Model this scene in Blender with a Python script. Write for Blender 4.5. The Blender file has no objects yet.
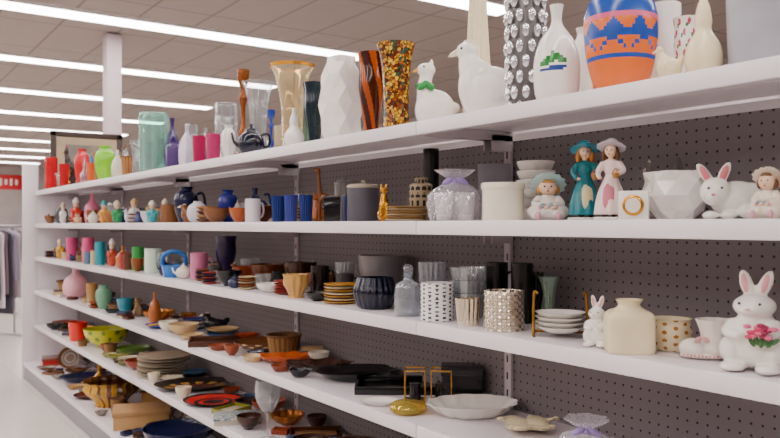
import bpy, bmesh, math, random
from mathutils import Vector, Matrix, Euler
random.seed(7)
PI=math.pi
# ------------------------------------------------------------------ materials
def lin(h):
    h=h.lstrip('#'); c=[int(h[i:i+2],16)/255 for i in (0,2,4)]
    return tuple((x/12.92 if x<=.04045 else ((x+.055)/1.055)**2.4) for x in c)+(1,)
_m={}
def nodes(name):
    m=bpy.data.materials.new(name); m.use_nodes=True
    nt=m.node_tree; return m,nt,nt.nodes['Principled BSDF']
def C(hexc,rough=.2,metal=0,noise=0,scale=20,hex2=None,bump=0):
    key=('c',hexc,rough,metal,noise,scale,hex2,bump)
    if key in _m: return _m[key]
    m,nt,p=nodes('glaze_'+hexc.strip('#'))
    p.inputs['Roughness'].default_value=rough; p.inputs['Metallic'].default_value=metal
    n=nt.nodes.new('ShaderNodeTexNoise'); n.inputs['Scale'].default_value=scale; n.inputs['Detail'].default_value=4
    tc=nt.nodes.new('ShaderNodeTexCoord'); nt.links.new(tc.outputs['Object'],n.inputs['Vector'])
    r=nt.nodes.new('ShaderNodeValToRGB'); c=lin(hexc)
    if hex2: a=c; d=lin(hex2)
    else:
        a=tuple(x*(.93-noise) for x in c[:3])+(1,); d=c
    r.color_ramp.elements[0].color=a; r.color_ramp.elements[1].color=d
    r.color_ramp.elements[0].position=.38 if hex2 else .3; r.color_ramp.elements[1].position=.6
    nt.links.new(n.outputs['Fac'],r.inputs['Fac']); nt.links.new(r.outputs['Color'],p.inputs['Base Color'])
    if bump:
        b=nt.nodes.new('ShaderNodeBump'); b.inputs['Strength'].default_value=bump; b.inputs['Distance'].default_value=.01
        nt.links.new(n.outputs['Fac'],b.inputs['Height']); nt.links.new(b.outputs['Normal'],p.inputs['Normal'])
    _m[key]=m; return m
def G(hexc='#f4f8f8',clear=.9,rough=.03):
    key=('g',hexc,clear,rough)
    if key in _m: return _m[key]
    m=bpy.data.materials.new('glass_'+hexc.strip('#')); m.use_nodes=True; nt=m.node_tree
    for n in list(nt.nodes): nt.nodes.remove(n)
    o=nt.nodes.new('ShaderNodeOutputMaterial'); mx=nt.nodes.new('ShaderNodeMixShader')
    t=nt.nodes.new('ShaderNodeBsdfTransparent'); t.inputs[0].default_value=lin(hexc)
    p=nt.nodes.new('ShaderNodeBsdfPrincipled'); p.inputs['Base Color'].default_value=lin(hexc); p.inputs['Roughness'].default_value=rough
    p.inputs['Metallic'].default_value=.5
    lw=nt.nodes.new('ShaderNodeLayerWeight'); lw.inputs[0].default_value=.3
    pw=nt.nodes.new('ShaderNodeMath'); pw.operation='POWER'; pw.inputs[1].default_value=1.8
    mr=nt.nodes.new('ShaderNodeMapRange'); mr.inputs[3].default_value=1-clear; mr.inputs[4].default_value=.85
    nt.links.new(lw.outputs['Facing'],pw.inputs[0]); nt.links.new(pw.outputs[0],mr.inputs[0]); nt.links.new(mr.outputs[0],mx.inputs[0])
    nt.links.new(t.outputs[0],mx.inputs[1]); nt.links.new(p.outputs[0],mx.inputs[2]); nt.links.new(mx.outputs[0],o.inputs[0])
    _m[key]=m; return m
def mosaic():
    if 'mos' in _m: return _m['mos']
    m,nt,p=nodes('mosaic_glass'); p.inputs['Roughness'].default_value=.12
    tc=nt.nodes.new('ShaderNodeTexCoord')
    v=nt.nodes.new('ShaderNodeTexVoronoi'); v.inputs['Scale'].default_value=85
    e=nt.nodes.new('ShaderNodeTexVoronoi'); e.feature='DISTANCE_TO_EDGE'; e.inputs['Scale'].default_value=85
    for q in (v,e): nt.links.new(tc.outputs['Object'],q.inputs['Vector'])
    s=nt.nodes.new('ShaderNodeSeparateColor'); nt.links.new(v.outputs['Color'],s.inputs[0])
    r=nt.nodes.new('ShaderNodeValToRGB'); r.color_ramp.interpolation='CONSTANT'
    cols=['#c88a14','#5a2a10','#d8b030','#8c4a10','#2c4a30','#c89018','#6a1c10']
    r.color_ramp.elements[0].color=lin(cols[0]); r.color_ramp.elements[1].position=.9; r.color_ramp.elements[1].color=lin(cols[-1])
    for i,c in enumerate(cols[1:-1]): el=r.color_ramp.elements.new((i+1)/7); el.color=lin(c)
    nt.links.new(s.outputs[0],r.inputs['Fac'])
    l=nt.nodes.new('ShaderNodeMath'); l.operation='GREATER_THAN'; l.inputs[1].default_value=.07; nt.links.new(e.outputs['Distance'],l.inputs[0])
    mx=nt.nodes.new('ShaderNodeMix'); mx.data_type='RGBA'; mx.inputs[6].default_value=lin('#1c0d06')
    nt.links.new(l.outputs[0],mx.inputs[0]); nt.links.new(r.outputs['Color'],mx.inputs[7]); nt.links.new(mx.outputs[2],p.inputs['Base Color'])
    _m['mos']=m; return m
def gridmat(name,base,line,sx,sy,ax=(0,1),w=.01,rough=.4,noise=.05,holes=False,hr=.13):
    m,nt,p=nodes(name); p.inputs['Roughness'].default_value=rough
    tc=nt.nodes.new('ShaderNodeTexCoord'); sep=nt.nodes.new('ShaderNodeSeparateXYZ'); nt.links.new(tc.outputs['Object'],sep.inputs[0])
    def mt(op,a,b=None):
        n=nt.nodes.new('ShaderNodeMath'); n.operation=op
        for i,q in enumerate((a,b)):
            if q is None: continue
            if isinstance(q,(int,float)): n.inputs[i].default_value=q
            else: nt.links.new(q,n.inputs[i])
        return n.outputs[0]
    f=[]
    for a,s in zip(ax,(sx,sy)):
        q=mt('FRACT',mt('DIVIDE',sep.outputs[a],s)); f.append(mt('ABSOLUTE',mt('SUBTRACT',q,.5)))
    if holes:
        d=mt('SQRT',mt('ADD',mt('MULTIPLY',f[0],f[0]),mt('MULTIPLY',f[1],f[1]))); fac=mt('LESS_THAN',d,hr)
    else:
        fac=mt('MAXIMUM',mt('GREATER_THAN',f[0],.5-w/sx),mt('GREATER_THAN',f[1],.5-w/sy))
    n=nt.nodes.new('ShaderNodeTexNoise'); n.inputs['Scale'].default_value=3; n.inputs['Detail'].default_value=5; nt.links.new(tc.outputs['Object'],n.inputs['Vector'])
    r=nt.nodes.new('ShaderNodeValToRGB'); c=lin(base)
    r.color_ramp.elements[0].color=tuple(x*(1-noise*2) for x in c[:3])+(1,); r.color_ramp.elements[1].color=c
    nt.links.new(n.outputs['Fac'],r.inputs['Fac'])
    mx=nt.nodes.new('ShaderNodeMix'); mx.data_type='RGBA'; nt.links.new(fac,mx.inputs[0]); nt.links.new(r.outputs['Color'],mx.inputs[6]); mx.inputs[7].default_value=lin(line)
    nt.links.new(mx.outputs[2],p.inputs['Base Color'])
    return m
# ------------------------------------------------------------------ mesh builder
def crom(pts,n):
    if len(pts)<3: 
        return [tuple(a+(b-a)*i/n for a,b in zip(pts[0],pts[1])) for i in range(n+1)]
    P=[pts[0]]+list(pts)+[pts[-1]]; out=[]
    segs=len(pts)-1; per=max(1,n//segs)
    for i in range(segs):
        p0,p1,p2,p3=P[i],P[i+1],P[i+2],P[i+3]
        for j in range(per):
            t=j/per
            out.append(tuple(.5*((2*b)+(-a+c)*t+(2*a-5*b+4*c-d)*t*t+(-a+3*b-3*c+d)*t**3) for a,b,c,d in zip(p0,p1,p2,p3)))
    out.append(tuple(pts[-1])); return out
class B:
    def __init__(s): s.bm=bmesh.new(); s.mats=[]
    def mi(s,m):
        if m not in s.mats: s.mats.append(m)
        return s.mats.index(m)
    def lathe(s,prof,mats,n=40,rings=28,open=True,t=.004,zin=None,rmod=None,mfun=None,smooth=True,M=None,sx=1,sy=1):
        if not isinstance(mats,(list,tuple)): mats=[mats]
        idx=[s.mi(m) for m in mats]
        o=crom(prof,rings) if smooth else list(prof)
        o=[(max(r,.0004),z) for r,z in o]; H=max(z for r,z in o); k=len(o)
        if open:
            zi=(zin if zin is not None else .05)*H; inn=[]
            for r,z in reversed(o):
                if z<zi or r-t<.001: break
                inn.append((r-t,z))
            if not inn: inn=[(o[-1][0]*.8,o[-1][1]*.9)]
            o=o+inn+[(.0004,max(inn[-1][1]-t*.3,t*.6))]
        M=M or Matrix.Identity(4); rows=[]
        for i,(r,z) in enumerate(o):
            row=[]
            v=z/H if H else 0
            for j in range(n):
                u=j/n; q=rmod(u,v) if rmod else 1
                a=2*PI*u
                row.append(s.bm.verts.new(M@Vector((r*q*math.cos(a)*sx,r*q*math.sin(a)*sy,z))))
            rows.append(row)
        for i in range(len(rows)-1):
            for j in range(n):
                f=s.bm.faces.new((rows[i][j],rows[i][(j+1)%n],rows[i+1][(j+1)%n],rows[i+1][j]))
                mm=idx[0]
                if mfun and i<k-1: mm=idx[mfun((j+.5)/n,(o[i][1]+o[i+1][1])/2/H)]
                f.material_index=mm
        f=s.bm.faces.new(list(reversed(rows[0]))); f.material_index=idx[0]
        f=s.bm.faces.new(rows[-1]); f.material_index=idx[0]
    def ell(s,c,r,m,rot=(0,0,0),seg=14,M=None):
        if isinstance(r,(int,float)): r=(r,r,r)
        T=(M or Matrix.Identity(4))@Matrix.Translation(c)@Euler(rot).to_matrix().to_4x4()@Matrix.Diagonal((*r,1))
        g=bmesh.ops.create_uvsphere(s.bm,u_segments=seg,v_segments=max(6,seg*2//3),radius=1,matrix=T)
        i=s.mi(m)
        for v in g['verts']:
            for f in v.link_faces: f.material_index=i
    def box(s,c,d,m,rot=(0,0,0),bev=.1,M=None,seg=2):
        T=(M or Matrix.Identity(4))@Matrix.Translation(c)@Euler(rot).to_matrix().to_4x4()@Matrix.Diagonal((*d,1))
        g=bmesh.ops.create_cube(s.bm,size=1,matrix=T); i=s.mi(m)
        fs=set(f for v in g['verts'] for f in v.link_faces)
        for f in fs: f.material_index=i
        if bev:
            es=list(set(e for v in g['verts'] for e in v.link_edges))
            r=bmesh.ops.bevel(s.bm,geom=es,offset=min(d)*bev,segments=seg,affect='EDGES',profile=.5)
            for f in r['faces']: f.material_index=i
    def tube(s,path,rad,m,seg=10,n=16,closed=False):
        k=len(path)
        if isinstance(rad,(int,float)): rad=[rad]*k
        pts=crom([tuple(p)+(r,) for p,r in zip(path,rad)],n) if k>2 else [tuple(p)+(r,) for p,r in zip(path,rad)]
        i=s.mi(m); rows=[]; up=Vector((0,0,1)); prev=None
        for a,p in enumerate(pts):
            q=Vector(p[:3]); nx=Vector(pts[min(a+1,len(pts)-1)][:3])-Vector(pts[max(a-1,0)][:3])
            if nx.length<1e-9: nx=Vector((0,0,1))
            nx.normalize()
            if prev is None:
                x=nx.cross(up if abs(nx.z)<.9 else Vector((1,0,0))).normalized()
            else:
                x=(prev-nx*prev.dot(nx)).normalized()
            prev=x; y=nx.cross(x)
            rows.append([s.bm.verts.new(q+(x*math.cos(2*PI*j/seg)+y*math.sin(2*PI*j/seg))*max(p[3],.0003)) for j in range(seg)])
        for a in range(len(rows)-1):
            for j in range(seg):
                f=s.bm.faces.new((rows[a][j],rows[a][(j+1)%seg],rows[a+1][(j+1)%seg],rows[a+1][j])); f.material_index=i
        for rr in (rows[0],rows[-1]):
            f=s.bm.faces.new(rr); f.material_index=i
    def blob(s,parts,m,vox=.02,S=(1,1,1)):
        t=B()
        for p in parts:
            if p[0]=='e': t.ell(p[1],p[2],m,rot=p[3] if len(p)>3 else (0,0,0),seg=20)
            else: t.tube(p[1],p[2],m,seg=12)
        me=bpy.data.meshes.new('tmp'); bmesh.ops.recalc_face_normals(t.bm,faces=t.bm.faces); t.bm.to_mesh(me); t.bm.free()
        ob=bpy.data.objects.new('tmp',me); bpy.context.scene.collection.objects.link(ob)
        r=ob.modifiers.new('r','REMESH'); r.mode='VOXEL'; r.voxel_size=vox
        q=ob.modifiers.new('s','SMOOTH'); q.factor=.5; q.iterations=4
        dg=bpy.context.evaluated_depsgraph_get(); dg.update(); ev=ob.evaluated_get(dg)
        m2=bpy.data.meshes.new_from_object(ev); m2.transform(Matrix.Diagonal((*S,1)))
        n0=len(s.bm.faces); s.bm.from_mesh(m2); s.bm.faces.ensure_lookup_table(); i=s.mi(m)
        for f in s.bm.faces[n0:]: f.material_index=i
        bpy.data.objects.remove(ob); bpy.data.meshes.remove(me); bpy.data.meshes.remove(m2)
    def done(s,name,loc=(0,0,0),rz=0,ang=40,parent=None):
        me=bpy.data.meshes.new(name); bmesh.ops.recalc_face_normals(s.bm,faces=s.bm.faces); s.bm.to_mesh(me); s.bm.free()
        for m in s.mats: me.materials.append(m)
        me.polygons.foreach_set('use_smooth',[True]*len(me.polygons)); me.set_sharp_from_angle(angle=math.radians(ang))
        ob=bpy.data.objects.new(name,me); bpy.context.scene.collection.objects.link(ob)
        ob.location=loc; ob.rotation_euler=(0,0,rz)
        if parent: ob.parent=parent
        return ob
# ------------------------------------------------------------------ profiles + object kinds
P={
'gourd':[(.6,0),(.8,.04),(1,.2),(.9,.36),(.5,.5),(.42,.56),(.46,.64),(.36,.78),(.2,.88),(.22,1)],
'bottle':[(.6,0),(.86,.04),(1,.25),(.97,.45),(.72,.64),(.3,.78),(.22,.88),(.3,1)],
'amphora':[(.5,0),(.6,.03),(.88,.3),(1,.6),(.85,.8),(.52,.9),(.5,.94),(.62,1)],
'urn':[(.62,0),(.68,.03),(.9,.3),(1,.55),(.98,.72),(.85,.86),(.62,.93),(.6,.96),(.7,1)],
'flared':[(.55,0),(.5,.06),(.46,.3),(.52,.6),(.75,.88),(1,1)],
'cyl':[(.9,0),(.98,.02),(1,.06),(1,.5),(1,.97),(.97,1)],
'tumbler':[(.74,0),(.8,.03),(.9,.5),(1,1)],
'bowl':[(.4,0),(.42,.08),(.7,.3),(.92,.65),(1,1)],
'ball':[(.45,0),(.8,.12),(1,.42),(.85,.75),(.45,.92),(.38,1)],
'pinkball':[(.45,0),(.85,.12),(1,.35),(.8,.6),(.35,.75),(.25,.85),(.4,1)],
'tulip':[(.6,0),(.5,.06),(.65,.3),(.92,.6),(.88,.85),(1,1)],
'goblet':[(.8,0),(.7,.02),(.12,.06),(.1,.4),(.5,.5),(.9,.68),(1,.85),(.92,1)],
'candle':[(1,0),(.9,.06),(.4,.12),(.25,.2),(.45,.3),(.2,.4),(.2,.6),(.42,.7),(.2,.78),(.5,.88),(.55,1)],
'jar':[(.8,0),(.95,.04),(1,.2),(1,.75),(.9,.85),(.6,.9),(.6,1)],
}
def vessel(b,W,H,p='bottle',mat=None,n=36,rings=28,zin=None,ribs=0,amp=.04,mfun=None,open=True,t=None,handle=None,sy=1,twist=0,hm=None):
    prof=[(r*W/2,z*H) for r,z in (P[p] if isinstance(p,str) else p)]
    if ribs:
        n=max(n,ribs*6); rm=lambda u,v:1-amp+amp*math.cos(2*PI*(u*ribs+v*twist))
    else: rm=None
    if mfun: rings=max(rings,60); n=max(n,84)
    b.lathe(prof,mat,n=n,rings=rings,open=open,t=t or min(.004,W*.06),zin=zin if zin is not None else (.5 if p=='goblet' else .9 if p=='candle' else None),rmod=rm,mfun=mfun,sy=sy)
    m0=hm or (mat[0] if isinstance(mat,(list,tuple)) else mat)
    if handle:
        r=W/2
        b.tube([(r*.9,0,H*.8),(r*1.35,0,H*.82),(r*1.55,0,H*.5),(r*1.3,0,H*.25),(r*.88,0,H*.22)],W*.06,m0)
def hammered(b,W,H,mat=None):
    pr=[(r*W/2,z*H) for r,z in P['cyl']]
    b.lathe(pr,mat,n=120,rings=70,rmod=lambda u,v:1-.045*abs(math.sin(PI*(u*14+v*6)))*1-.045*abs(math.sin(PI*(u*14-v*6))),t=.004)
def mug(b,W,H,mat=None): vessel(b,W*.78,H,'cyl',mat,handle=1)
def plate_stack(b,W,H,mat=None,cnt=5,bowl=False):
    hh=H/cnt
    for i in range(cnt):
        pr=[(W/2*r*(1-.03*((i*7)%3)),z*hh*(1.0 if not bowl else 1.6)) for r,z in ([(.5,0),(.6,.05),(.86,.35),(1,.75),(.99,.85)])]
        mm=mat[i%len(mat)] if isinstance(mat,(list,tuple)) else mat
        b.lathe(pr,mm,n=36,rings=10,open=True,t=.0025,zin=.3,M=Matrix.Translation((W*.012*math.sin(i*2.3),W*.012*math.cos(i*3.1),i*hh)))
def platter(b,W,H,mat=None,sy=.7,mfun=None,scal=0):
    pr=[(.6,0),(.68,.1),(.8,.4),(.93,.85),(1,.95),(1,1)]
    rm=(lambda u,v:1+ .07*abs(math.cos(u*PI*scal))) if scal else None
    mats=mat if isinstance(mat,(list,tuple)) else [mat]
    idx=[b.mi(m) for m in mats]
    o=[(r*W/2,z*H) for r,z in pr]; o+= [(.9*W/2,.75*H),(.76*W/2,.3*H),(.64*W/2,.2*H),(.5*W/2,.18*H),(.35*W/2,.18*H),(.2*W/2,.18*H),(.001,.18*H)]
    n=96; rows=[]
    for r,z in o:
        rows.append([b.bm.verts.new(Vector((r*(rm(j/n,0) if rm else 1)*math.cos(2*PI*j/n),r*sy*(rm(j/n,0) if rm else 1)*math.sin(2*PI*j/n),z))) for j in range(n)])
    for i in range(len(rows)-1):
        for j in range(n):
            f=b.bm.faces.new((rows[i][j],rows[i][(j+1)%n],rows[i+1][(j+1)%n],rows[i+1][j]))
            f.material_index=idx[mfun(i,j/n) if (mfun and i>=5) else 0]
    b.bm.faces.new(list(reversed(rows[0]))).material_index=idx[0]
def display_plate(b,W,H,mat=None):
    mats=mat if isinstance(mat,(list,tuple)) else [mat,mat]
    platter(b,W,W*.1,list(mats),sy=.95,mfun=lambda i,u:1 if i in (7,9) else 0)
    T=Matrix.Translation((0,0,W*.475))@Matrix.Rotation(math.radians(74),4,'X')
    bmesh.ops.transform(b.bm,matrix=T,verts=b.bm.verts)
    mz=min(v.co.z for v in b.bm.verts); bmesh.ops.translate(b.bm,vec=(0,0,-mz+.001),verts=b.bm.verts)
    for x in (-.2,.2):
        b.tube([(x*W,-W*.12,.004),(x*W,-W*.06,.01),(x*W,W*.12,.006)],W*.015,BLKW,seg=6); b.tube([(x*W,W*.12,.006),(x*W*.5,W*.08,W*.35)],W*.015,BLKW,seg=6)
def faceted(b,W,H,mat=None,prof=None,segs=9):
    prof=prof or [(.66,0),(.86,.12),(.92,.28),(1,.45),(.92,.62),(.88,.78),(.68,.92),(.6,1)]
    i0=b.mi(mat); rows=[]
    full=prof+[(prof[-1][0]-.08,1),(prof[-1][0]-.1,.4)]
    for i,(r,z) in enumerate(full):
        off=.5*(i%2)
        rows.append([b.bm.verts.new((r*(1.09 if (j+i)%2 else .9)*W/2*math.cos(2*PI*(j+off)/segs),r*(1.09 if (j+i)%2 else .9)*W/2*math.sin(2*PI*(j+off)/segs),z*H)) for j in range(segs)])
    for i in range(len(rows)-1):
        for j in range(segs):
            a,c=rows[i],rows[i+1]; j1=(j+1)%segs
            if i%2==0: q=[(a[j],a[j1],c[j]),(a[j1],c[j1],c[j])]
            else: q=[(a[j],a[j1],c[j1]),(a[j],c[j1],c[j])]
            for f in q: b.bm.faces.new(f).material_index=i0
    b.bm.faces.new(list(reversed(rows[0]))).material_index=i0; b.bm.faces.new(rows[-1]).material_index=i0
def teapot(b,W,H,mat=None,knob=None):
    w=W*.72; vessel(b,w,H*.8,'ball',mat,open=False)
    b.lathe([(w*.2,H*.78),(w*.18,H*.82),(w*.05,H*.88),(w*.07,H*.95),(.001,H)],knob or mat,rings=12,n=20,open=False)
    b.tube([(-w*.42,0,H*.3),(-w*.62,0,H*.42),(-w*.72,0,H*.7)],[w*.09,w*.06,w*.04],mat)
    b.tube([(w*.4,0,H*.65),(w*.66,0,H*.66),(w*.68,0,H*.35),(w*.42,0,H*.25)],w*.05,mat)
def canister(b,W,H,mat=None,lid=None,knob=True):
    vessel(b,W,H*.82,'cyl',mat,open=False,ribs=0)
    b.lathe([(W/2*1.02,H*.8),(W/2*1.03,H*.86),(W*.4,H*.9),(W*.08,H*.92)],lid or mat,rings=12,open=False)
    b.ell((0,0,H*.95),(W*.08,W*.08,H*.05),lid or mat)
def glassbottle(b,W,H,mat=None):
    b.lathe([(W*.46,0),(W*.5,H*.05),(W*.5,H*.5),(W*.42,H*.62),(W*.2,H*.68),(W*.16,H*.78),(W*.24,H*.82)],mat,n=12,rings=24,zin=.06,t=.003)
    b.ell((0,0,H*.9),(W*.2,W*.2,H*.1),mat,seg=8)
def squarejar(b,W,H,mat=None):
    # rounded-square cross-section jar: superellipse lathe
    def rm(u,v):
        a=2*PI*u; p=5 if v<.8 else 2
        return (abs(math.cos(a))**p+abs(math.sin(a))**p)**(-1/p)
    b.lathe([(W*.36,0),(W*.41,H*.03),(W*.42,H*.3),(W*.42,H*.62),(W*.38,H*.74),(W*.26,H*.82),(W*.2,H*.87),(W*.2,H*.93),(W*.24,H)],mat,n=96,rings=44,t=.004,zin=.8,rmod=rm,sy=.85)
def wicker(b,W,H,mat=None,mat2=None,handle=False):
    vessel(b,W,H*.95 if not handle else H*.6,'tumbler',[mat,mat2 or mat],ribs=18,amp=.035,mfun=lambda u,v:int((u*18)%1<.45))
    h=H*.95 if not handle else H*.6
    b.tube([(W/2*math.cos(a),W/2*math.sin(a),h) for a in [i*PI/8 for i in range(17)]],W*.035,mat,n=32)
    if handle: b.tube([(-W*.48,0,h),(-W*.36,0,H*.85),(0,0,H),(W*.36,0,H*.85),(W*.48,0,h)],W*.035,mat)
def beaded(b,W,H,mat=None):
    vessel(b,W*.7,H,'cyl',C('#6a6664',.3,.6),n=20,rings=8)
    R=8; Cc=10
    for i in range(R):
        for j in range(Cc):
            a=2*PI*(j+.5*(i%2))/Cc
            b.ell((W*.4*math.cos(a),W*.4*math.sin(a),H*(i+.5)/R),(W*.085,W*.085,H*.058),mat,seg=8)
def tray_set(b,W,H,mat=None,mat2=None):
    b.box((0,0,H*.15),(W,W*.7,H*.3),mat,bev=.3)
    for y in (-1,1): b.box((0,y*W*.34,H*.55),(W,W*.03,H*.8),mat,bev=.2)
    for x in (-1,1): b.box((x*W*.485,0,H*.55),(W*.03,W*.7,H*.8),mat,bev=.2)
    if mat2: b.box((0,0,H*.4),(W*.8,W*.5,H*.3),mat2,bev=.2)
def giftbox(b,W,H,mat=None,mat2=None):
    b.box((0,0,H*.4),(W*.9,W*.66,H*.8),mat,bev=.04); b.box((0,0,H*.87),(W*.94,W*.7,H*.24),mat2 or mat,bev=.06)
def lantern_pair(b,W,H,mat=None,gl=None):
    for x in (-.26,.26):
        w=W*.42
        for a_ in (-1,1):
            for c_ in (-1,1): b.box((x*W+a_*w*.47,c_*w*.47,H*.5),(w*.06,w*.06,H),mat,bev=.1)
        for z in (.03,.97):
            for s_ in (-1,1):
                b.box((x*W,s_*w*.47,H*z),(w,w*.06,H*.05),mat,bev=.1); b.box((x*W+s_*w*.47,0,H*z),(w*.06,w,H*.05),mat,bev=.1)
        b.box((x*W,0,H*.04),(w*.9,w*.9,H*.03),mat,bev=.1)
        b.lathe([(w*.28,H*.06),(w*.28,H*.5),(w*.25,H*.55)],gl,n=20,rings=6,open=False,M=Matrix.Translation((x*W,0,0)))
def wrapped(b,W,H,mat=None):
    for x,y in ((-.2,-.1),(.2,-.12),(0,.2)):
        b.lathe([(W*.14,.003),(W*.15,H*.1),(W*.19,H*.55)],C('#f0ece8',.2),n=20,rings=8,t=.003,M=Matrix.Translation((x*W,y*W,0)))
    rn=random.Random(3); ph=[rn.uniform(0,6.3) for _ in range(8)]
    rm=lambda u,v:1+.05*math.sin(u*2*PI*7+v*8+ph[0])*(.4+v)+.045*math.sin(u*2*PI*13-v*21+ph[1])+.03*math.sin(u*2*PI*29+v*17+ph[2])
    b.lathe([(W*.42,.0),(W*.47,H*.08),(W*.48,H*.45),(W*.38,H*.62),(W*.2,H*.74),(W*.12,H*.8),(W*.24,H*.9),(W*.36,H)],mat,n=120,rings=48,rmod=rm,t=.001,zin=.1)
    pc=C('#9a80c4',.4)
    for s_ in (-1,1): b.ell((s_*W*.13,-W*.14,H*.77),(W*.12,W*.05,H*.06),pc,rot=(0,s_*.5,0))
    b.ell((0,-W*.15,H*.77),W*.04,pc)
def clock(b,W,H,mat=None,gold=None):
    b.box((0,0,H*.5),(W*.9,W*.5,H),mat,bev=.08)
    T=Matrix.Translation((0,-W*.26,H*.5))@Matrix.Rotation(PI/2,4,'X')
    b.lathe([(W*.32,-.001),(W*.32,.004),(W*.26,.006)],gold,n=32,rings=8,open=False,M=T)
    b.lathe([(W*.23,.0),(W*.23,.0065),(.001,.0068)],C('#e8e0d0',.4),n=32,rings=6,smooth=False,open=False,M=T)
    b.box((0,-W*.29,H*.57),(W*.02,.002,H*.14),C('#222222'),bev=0); b.box((W*.06,-W*.29,H*.5),(W*.12,.002,H*.02),C('#222222'),bev=0)
def eyes(b,pts,r,m=None):
    for p in pts: b.ell(p,r,m or C('#15100e',.15),seg=8)
def bunny_stand(b,W,H,mat=None,flowers=True):
    S=(W/.5,W/.5,H)
    b.blob([('e',(0,0.02,.24),(.2,.18,.23)),('e',(0,0,.44),(.15,.14,.15)),('e',(0,-.02,.63),(.15,.15,.12)),('e',(0,-.13,.6),(.08,.06,.05)),
      ('e',(-.06,.0,.84),(.05,.03,.15),(0,-.2,0)),('e',(.07,.0,.84),(.05,.03,.15),(0,.28,0)),
      ('e',(-.12,-.12,.05),(.09,.14,.05)),('e',(.12,-.12,.05),(.09,.14,.05)),('e',(0,.2,.16),(.07,.07,.06)),
      ('e',(-.15,-.02,.2),(.1,.13,.14)),('e',(.15,-.02,.2),(.1,.13,.14)),
      ('t',[(-.13,-.02,.47),(-.15,-.12,.38),(-.04,-.2,.36)],[.06,.055,.04]),('t',[(.13,-.02,.47),(.15,-.12,.4),(.06,-.2,.4)],[.06,.055,.04])],mat,.015,S)
    sx,sy,sz=S; pk=C('#e8a0a8',.4)
    b.ell((-.065*sx,-.022*sy,.85*sz),(.024*sx,.012*sy,.1*sz),pk,rot=(0,-.2,0)); b.ell((.075*sx,-.022*sy,.85*sz),(.024*sx,.012*sy,.1*sz),pk,rot=(0,.28,0))
    eyes(b,[(-.07*sx,-.152*sy,.665*sz),(.07*sx,-.152*sy,.665*sz)],.014*sz); b.ell((0,-.195*sy,.615*sz),(.02*sx,.012*sy,.012*sz),pk)
    if flowers:
        fc=[C('#c8285a',.5),C('#e0608c',.5),C('#98204c',.5)]; gr=C('#3b6a36',.5)
        for i in range(30):
            a=random.uniform(0,2*PI); rr=random.uniform(0,.115)
            b.ell(((.09+rr*math.cos(a))*sx,(-.22-.03*random.random())*sy,(.43+rr*.7*math.sin(a))*sz),(.03*sx,.022*sy,.022*sz),fc[i%3],seg=8)
        for i in range(6): b.ell(((.03+.03*i)*sx,-.2*sy,(.31+.02*(i%2))*sz),(.018*sx,.015*sy,.05*sz),gr,rot=(0,.3*(i-2),0),seg=8)
def bunny_lie(b,W,H,mat=None):
    S=(W,W,H)
    b.blob([('e',(.08,.05,.36),(.38,.28,.34)),('e',(.28,.05,.34),(.22,.24,.33)),('e',(-.22,-.1,.5),(.23,.21,.26)),('e',(-.27,-.25,.42),(.12,.1,.12)),
      ('e',(-.36,.0,.82),(.08,.05,.24),(0,-.5,0)),('e',(-.1,.0,.82),(.08,.05,.24),(0,.35,0)),
      ('e',(-.3,-.2,.08),(.12,.17,.08)),('e',(-.05,-.22,.08),(.12,.17,.08)),('e',(.47,.1,.35),(.09,.09,.12)),('e',(.25,-.15,.14),(.18,.14,.14))],mat,.022,S)
    pk=C('#e07884',.4)
    for x,r in ((-.365,-.5),(-.1,.35)): b.ell((x*W,-.047*W,.82*H),(.05*W,.02*W,.17*H),pk,rot=(0,r,0))
    eyes(b,[(-.33*W,-.28*W,.56*H),(-.15*W,-.28*W,.56*H)],.022*W,C('#37506a',.2)); b.ell((-.27*W,-.35*W,.44*H),(.03*W,.02*W,.025*H),pk)
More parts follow.
